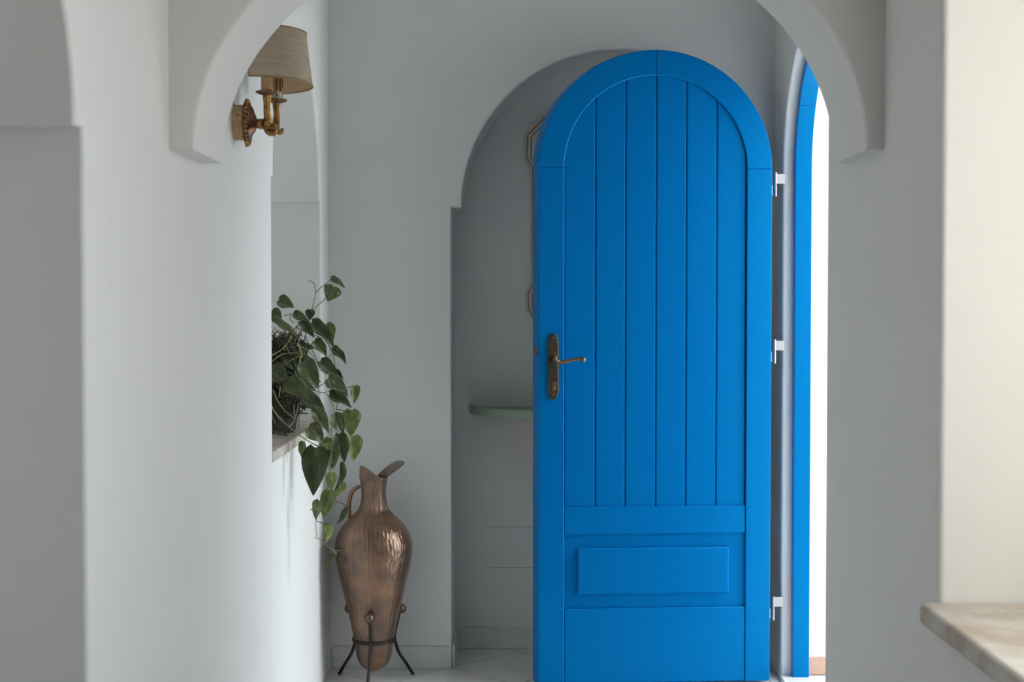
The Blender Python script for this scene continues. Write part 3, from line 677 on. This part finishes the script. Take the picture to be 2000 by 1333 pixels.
# (base, tip, width, depth, tip depth change, normal tilt (x,z), kind, variant) in crop units read from the photograph
LS = [
 (z3, (528, 80), (617, 126), 46, 4.30, -0.01, (0.1, 0.8), 'leaf', 1), (z3, (548, 128), (508, 216), 104, 4.30, -0.02, (0.2, 0.2), 'leaf', 2),
 (z3, (204, 212), (300, 250), 84, 4.20, 0.00, (0.1, 0.5), 'leaf', 0), (z3, (165, 275), (222, 338), 70, 4.18, 0.0, (0, 0.4), 'leaf', 2),
 (z3, (296, 300), (388, 330), 62, 4.24, 0.0, (0.2, 0.6), 'leaf', 0), (z3, (398, 270), (398, 338), 56, 4.25, 0.0, (0.4, 0.2), 'leaf_dark', 2),
 (z3, (160, 340), (330, 420), 74, 4.12, 0.02, (0.1, 1.2), 'leaf', 0), (z3, (408, 352), (562, 492), 84, 4.28, 0.0, (0.3, 0.7), 'leaf', 1),
 (z3, (340, 340), (430, 440), 70, 4.26, 0.0, (0.0, 0.6), 'leaf', 0), (z3, (425, 465), (510, 555), 72, 4.27, 0.0, (0.3, 0.5), 'leaf', 1),
 (z3, (533, 512), (634, 597), 58, 4.30, 0.0, (0.3, 0.7), 'leaf', 1), (z3, (355, 600), (455, 752), 112, 4.14, -0.02, (0.15, 0.5), 'leaf', 0),
 (z3, (462, 590), (572, 690), 88, 4.26, 0.0, (0.2, 0.7), 'leaf', 0), (z3, (520, 640), (614, 692), 44, 4.30, 0.0, (0.2, 0.9), 'leaf_dark', 1),
 (z3, (160, 640), (262, 705), 130, 4.08, 0.0, (0.0, 0.4), 'leaf', 2), (z3, (262, 712), (398, 822), 128, 4.08, -0.03, (0.1, 0.6), 'leaf', 2),
 (z3, (510, 698), (634, 780), 98, 4.24, -0.01, (0.2, 0.6), 'leaf', 2), (z3, (355, 808), (494, 880), 98, 4.14, 0.0, (0.1, 0.8), 'leaf', 0),
 (z3, (518, 800), (664, 862), 84, 4.24, 0.0, (0.25, 0.8), 'leaf', 1), (z3, (676, 742), (676, 856), 58, 4.30, 0.0, (0.5, 0.1), 'leaf_young', 0),
 (z3, (425, 885), (520, 1035), 84, 4.16, 0.0, (0.1, 0.5), 'leaf', 1), (z3, (545, 920), (610, 1050), 86, 4.22, 0.0, (0.2, 0.3), 'leaf', 0),
 (z3, (655, 895), (652, 1058), 112, 4.26, -0.02, (0.1, 0.2), 'leaf_young', 2), (z3, (668, 1055), (674, 1214), 98, 4.26, 0.0, (0.35, 0.15), 'leaf_young', 0),
 (z3, (580, 1040), (616, 1224), 88, 4.22, 0.0, (0.1, 0.2), 'leaf', 1), (z3, (390, 1000), (490, 1092), 110, 4.12, 0.0, (0.1, 0.6), 'leaf', 0),
 (z4, (215, 42), (202, 310), 136, 4.06, -0.02, (0.15, 0.15), 'leaf_dark', 2), (z3, (175, 1005), (262, 1052), 60, 4.06, 0.0, (0.0, 0.8), 'leaf_dark', 0),
 (z3, (560, 770), (640, 800), 60, 4.24, 0, (0.3, 0.9), 'leaf', 0), (z3, (500, 360), (555, 470), 50, 4.30, 0.0, (0.6, 0.4), 'leaf_young', 3),
 (z3, (240, 560), (310, 640), 60, 4.16, 0.0, (0.2, 0.8), 'leaf_dark', 0), (z3, (330, 470), (390, 560), 50, 4.18, 0.0, (0.3, 0.6), 'leaf_dark', 1),
 (z3, (480, 1080), (560, 1200), 90, 4.20, 0.0, (0.1, 0.3), 'leaf_young', 0), (z3, (500, 1150), (545, 1260), 70, 4.18, 0.0, (0.2, 0.3), 'leaf', 0),
 (z3, (360, 1090), (345, 1200), 50, 4.10, 0.0, (-0.3, 0.2), 'leaf', 1),
 (z5, (300, 375), (292, 535), 92, 4.16, 0.0, (0.1, 0.2), 'leaf_young', 2), (z5, (372, 285), (352, 560), 58, 4.20, 0.0, (0.6, 0.1), 'leaf', 3),
 (z5, (395, 455), (345, 590), 74, 4.22, 0.0, (0.3, 0.2), 'leaf_young', 1), (z5, (290, 530), (222, 765), 125, 4.14, -0.02, (0.1, 0.25), 'leaf_young', 0),
 (z5, (195, 615), (150, 790), 92, 4.12, 0.0, (-0.2, 0.2), 'leaf', 0), (z5, (205, 690), (108, 690), 36, 4.10, 0.0, (0.0, 0.8), 'leaf_young', 0),
 (z5, (430, 665), (352, 835), 48, 4.22, 0.0, (0.5, 0.1), 'leaf', 1), (z5, (285, 825), (245, 998), 84, 4.14, 0.0, (0.1, 0.2), 'leaf_young', 0),
 (z5, (302, 1065), (248, 1222), 38, 4.14, 0.0, (0.4, 0.1), 'leaf', 3), (z5, (318, 1045), (350, 1090), 30, 4.14, 0.0, (0.2, 0.5), 'leaf_young', 0),
 (z5, (250, 120), (300, 260), 90, 4.18, 0.0, (0.0, 0.3), 'leaf_young', 0), (z5, (330, 110), (330, 330), 80, 4.20, 0.0, (0.1, 0.2), 'leaf', 0),
 (z5, (60, 110), (30, 250), 50, 4.06, 0.0, (-0.1, 0.3), 'leaf_young', 1),
]
for fn, b, t, w, d, dd, nt_, m, var in LS:
    s = {z3: 0.315, z4: 0.3548, z5: 0.2250}[fn]
    leaf(fn(b[0], b[1], d), fn(t[0], t[1], d+dd), px2m(w, s, d)*1.18, (nt_[0]+random.uniform(-.15, .15), -1, nt_[1]+random.uniform(-.1, .1)), m, var)
# leaves and stems filling the crown around the pot
for i in range(150):
    a = random.uniform(-PI, PI); ph = random.random()
    r = 0.05+0.12*random.random()**0.6
    c = Vector((-0.735+r*0.55*math.cos(a), 4.42+r*1.25*math.sin(a), 0.985+0.255*ph*(1-0.35*r/0.17)))
    out = Vector((math.cos(a)*0.8+0.2, math.sin(a)-0.15, random.uniform(-0.9, 0.25))).normalized()
    L = random.uniform(0.032, 0.060)
    if (c+out*L).x > -0.60: continue
    leaf(c, c+out*L, L*random.uniform(0.75, 1.0), (random.uniform(-.4, .6), random.uniform(-1.0, 0.1), 0.8), random.choice(['leaf', 'leaf', 'leaf_young']))
def vine(pts, r, m='stem', smooth=2): return tube('vine', pts, r, m, plant, 7, smooth)
VS = [
 (z3, [(412, 272), (420, 225), (432, 180), (430, 130), (420, 105), (388, 88)], 2.4, 4.28, 'stem'), (z3, [(432, 165), (470, 130), (528, 84)], 1.6, 4.29, 'stem_dark'),
 (z3, [(416, 278), (450, 240), (492, 205), (530, 150)], 1.6, 4.29, 'stem_dark'), (z3, [(300, 470), (360, 360), (400, 300), (412, 272)], 2.2, 4.26, 'stem'),
 (z3, [(150, 560), (220, 520), (265, 470), (280, 430)], 2.8, 4.10, 'stem'), (z3, [(160, 590), (240, 545), (320, 540)], 2.2, 4.12, 'stem'),
 (z3, [(200, 640), (270, 590), (330, 560)], 2.2, 4.14, 'stem'), (z3, [(330, 650), (335, 590), (345, 540), (320, 480)], 4.5, 4.16, 'stem'),
 (z3, [(345, 500), (400, 540), (440, 600), (480, 650), (515, 720), (525, 765), (480, 786), (420, 770), (385, 750)], 2.2, 4.16, 'stem'),
 (z3, [(430, 430), (490, 460), (530, 520), (548, 580), (558, 680)], 2.0, 4.27, 'stem_dark'), (z3, [(490, 585), (530, 545)], 1.5, 4.27, 'stem'),
 (z3, [(160, 870), (200, 935), (265, 995), (340, 1055), (420, 1105), (465, 1118), (505, 1105)], 3.6, 4.04, 'stem'),
 (z3, [(172, 770), (195, 830), (240, 895), (300, 945)], 2.8, 4.05, 'stem'), (z3, [(205, 810), (215, 745)], 2.2, 4.06, 'stem'),
 (z3, [(265, 998), (295, 970), (315, 910), (328, 850)], 2.6, 4.05, 'stem'), (z3, [(300, 930), (298, 860)], 2.0, 4.07, 'stem'),
 (z3, [(500, 790), (535, 850), (548, 900), (540, 980), (520, 1040), (505, 1060)], 2.6, 4.14, 'stem'), (z3, [(535, 980), (532, 1080), (530, 1150), (525, 1290)], 1.8, 4.18, 'stem'),
 (z3, [(560, 890), (600, 895), (640, 905), (655, 900)], 2.2, 4.25, 'stem_dark'), (z3, [(545, 830), (568, 850), (560, 890)], 2.0, 4.24, 'stem_dark'),
 (z3, [(625, 752), (655, 750), (676, 745)], 1.4, 4.29, 'stem'), (z3, [(250, 690), (300, 690), (330, 700)], 2.2, 4.12, 'stem'),
 (z3, [(320, 700), (345, 660), (380, 740), (440, 750), (500, 720)], 2.0, 4.18, 'stem_dark'), (z3, [(360, 430), (400, 500), (440, 580), (470, 640)], 2.0, 4.22, 'stem_dark'),
 (z3, [(280, 300), (275, 330), (300, 350)], 2.0, 4.22, 'stem_dark'), (z3, [(240, 310), (290, 296), (330, 300)], 1.6, 4.22, 'stem_dark'),
 (z3, [(490, 1100), (500, 1180), (495, 1300)], 1.6, 4.16, 'stem'),
 (z5, [(305, 60), (305, 160), (285, 280), (280, 400), (255, 600), (200, 720), (165, 790), (168, 900), (175, 940), (152, 936)], 2.6, 4.15, 'stem'),
 (z5, [(330, 90), (300, 200), (290, 380)], 2.4, 4.18, 'stem'), (z5, [(340, 625), (390, 640), (440, 660)], 2.2, 4.21, 'stem_dark'), (z5, [(165, 792), (220, 810), (285, 828)], 2.0, 4.13, 'stem_dark'),
 (z5, [(175, 940), (215, 960), (262, 1010), (318, 1045)], 1.4, 4.13, 'stem'), (z5, [(318, 1045), (345, 1050), (382, 1052)], 3.0, 4.14, 'stem'), (z5, [(260, 190), (262, 300), (290, 350)], 2.0, 4.17, 'stem'),
]
for fn, pts, w, d, m in VS:
    s = {z3: 0.315, z4: 0.3548, z5: 0.2250}[fn]
    n = len(pts); 
    vine([fn(x, y, d+0.012*math.sin(i*1.7)) for i, (x, y) in enumerate(pts)], [max(0.0011, px2m(w, s, d)*(1-0.25*i/n)*1.3) for i in range(n)], m)
for i in range(95):                                              # tangle of bare runners in the crown
    a = random.uniform(-PI, PI); p = Vector((-0.757+0.06*math.cos(a), 4.42+0.06*math.sin(a), 1.00))
    q = Vector((-0.715+random.uniform(-0.07, 0.06), 4.36+random.uniform(-0.18, 0.20), 1.00+random.uniform(0.02, 0.24)))
    e = q+Vector((random.uniform(-0.02, 0.05), random.uniform(-0.08, 0.08), random.uniform(-0.14, 0.03)))
    vine([p, (p+q)/2+Vector((0, 0, 0.04)), q, e], [0.002, 0.002, 0.0017, 0.0012], random.choice(['stem', 'stem_dark', 'stem_dark']), 1)
# dry brown runners matted together inside the crown
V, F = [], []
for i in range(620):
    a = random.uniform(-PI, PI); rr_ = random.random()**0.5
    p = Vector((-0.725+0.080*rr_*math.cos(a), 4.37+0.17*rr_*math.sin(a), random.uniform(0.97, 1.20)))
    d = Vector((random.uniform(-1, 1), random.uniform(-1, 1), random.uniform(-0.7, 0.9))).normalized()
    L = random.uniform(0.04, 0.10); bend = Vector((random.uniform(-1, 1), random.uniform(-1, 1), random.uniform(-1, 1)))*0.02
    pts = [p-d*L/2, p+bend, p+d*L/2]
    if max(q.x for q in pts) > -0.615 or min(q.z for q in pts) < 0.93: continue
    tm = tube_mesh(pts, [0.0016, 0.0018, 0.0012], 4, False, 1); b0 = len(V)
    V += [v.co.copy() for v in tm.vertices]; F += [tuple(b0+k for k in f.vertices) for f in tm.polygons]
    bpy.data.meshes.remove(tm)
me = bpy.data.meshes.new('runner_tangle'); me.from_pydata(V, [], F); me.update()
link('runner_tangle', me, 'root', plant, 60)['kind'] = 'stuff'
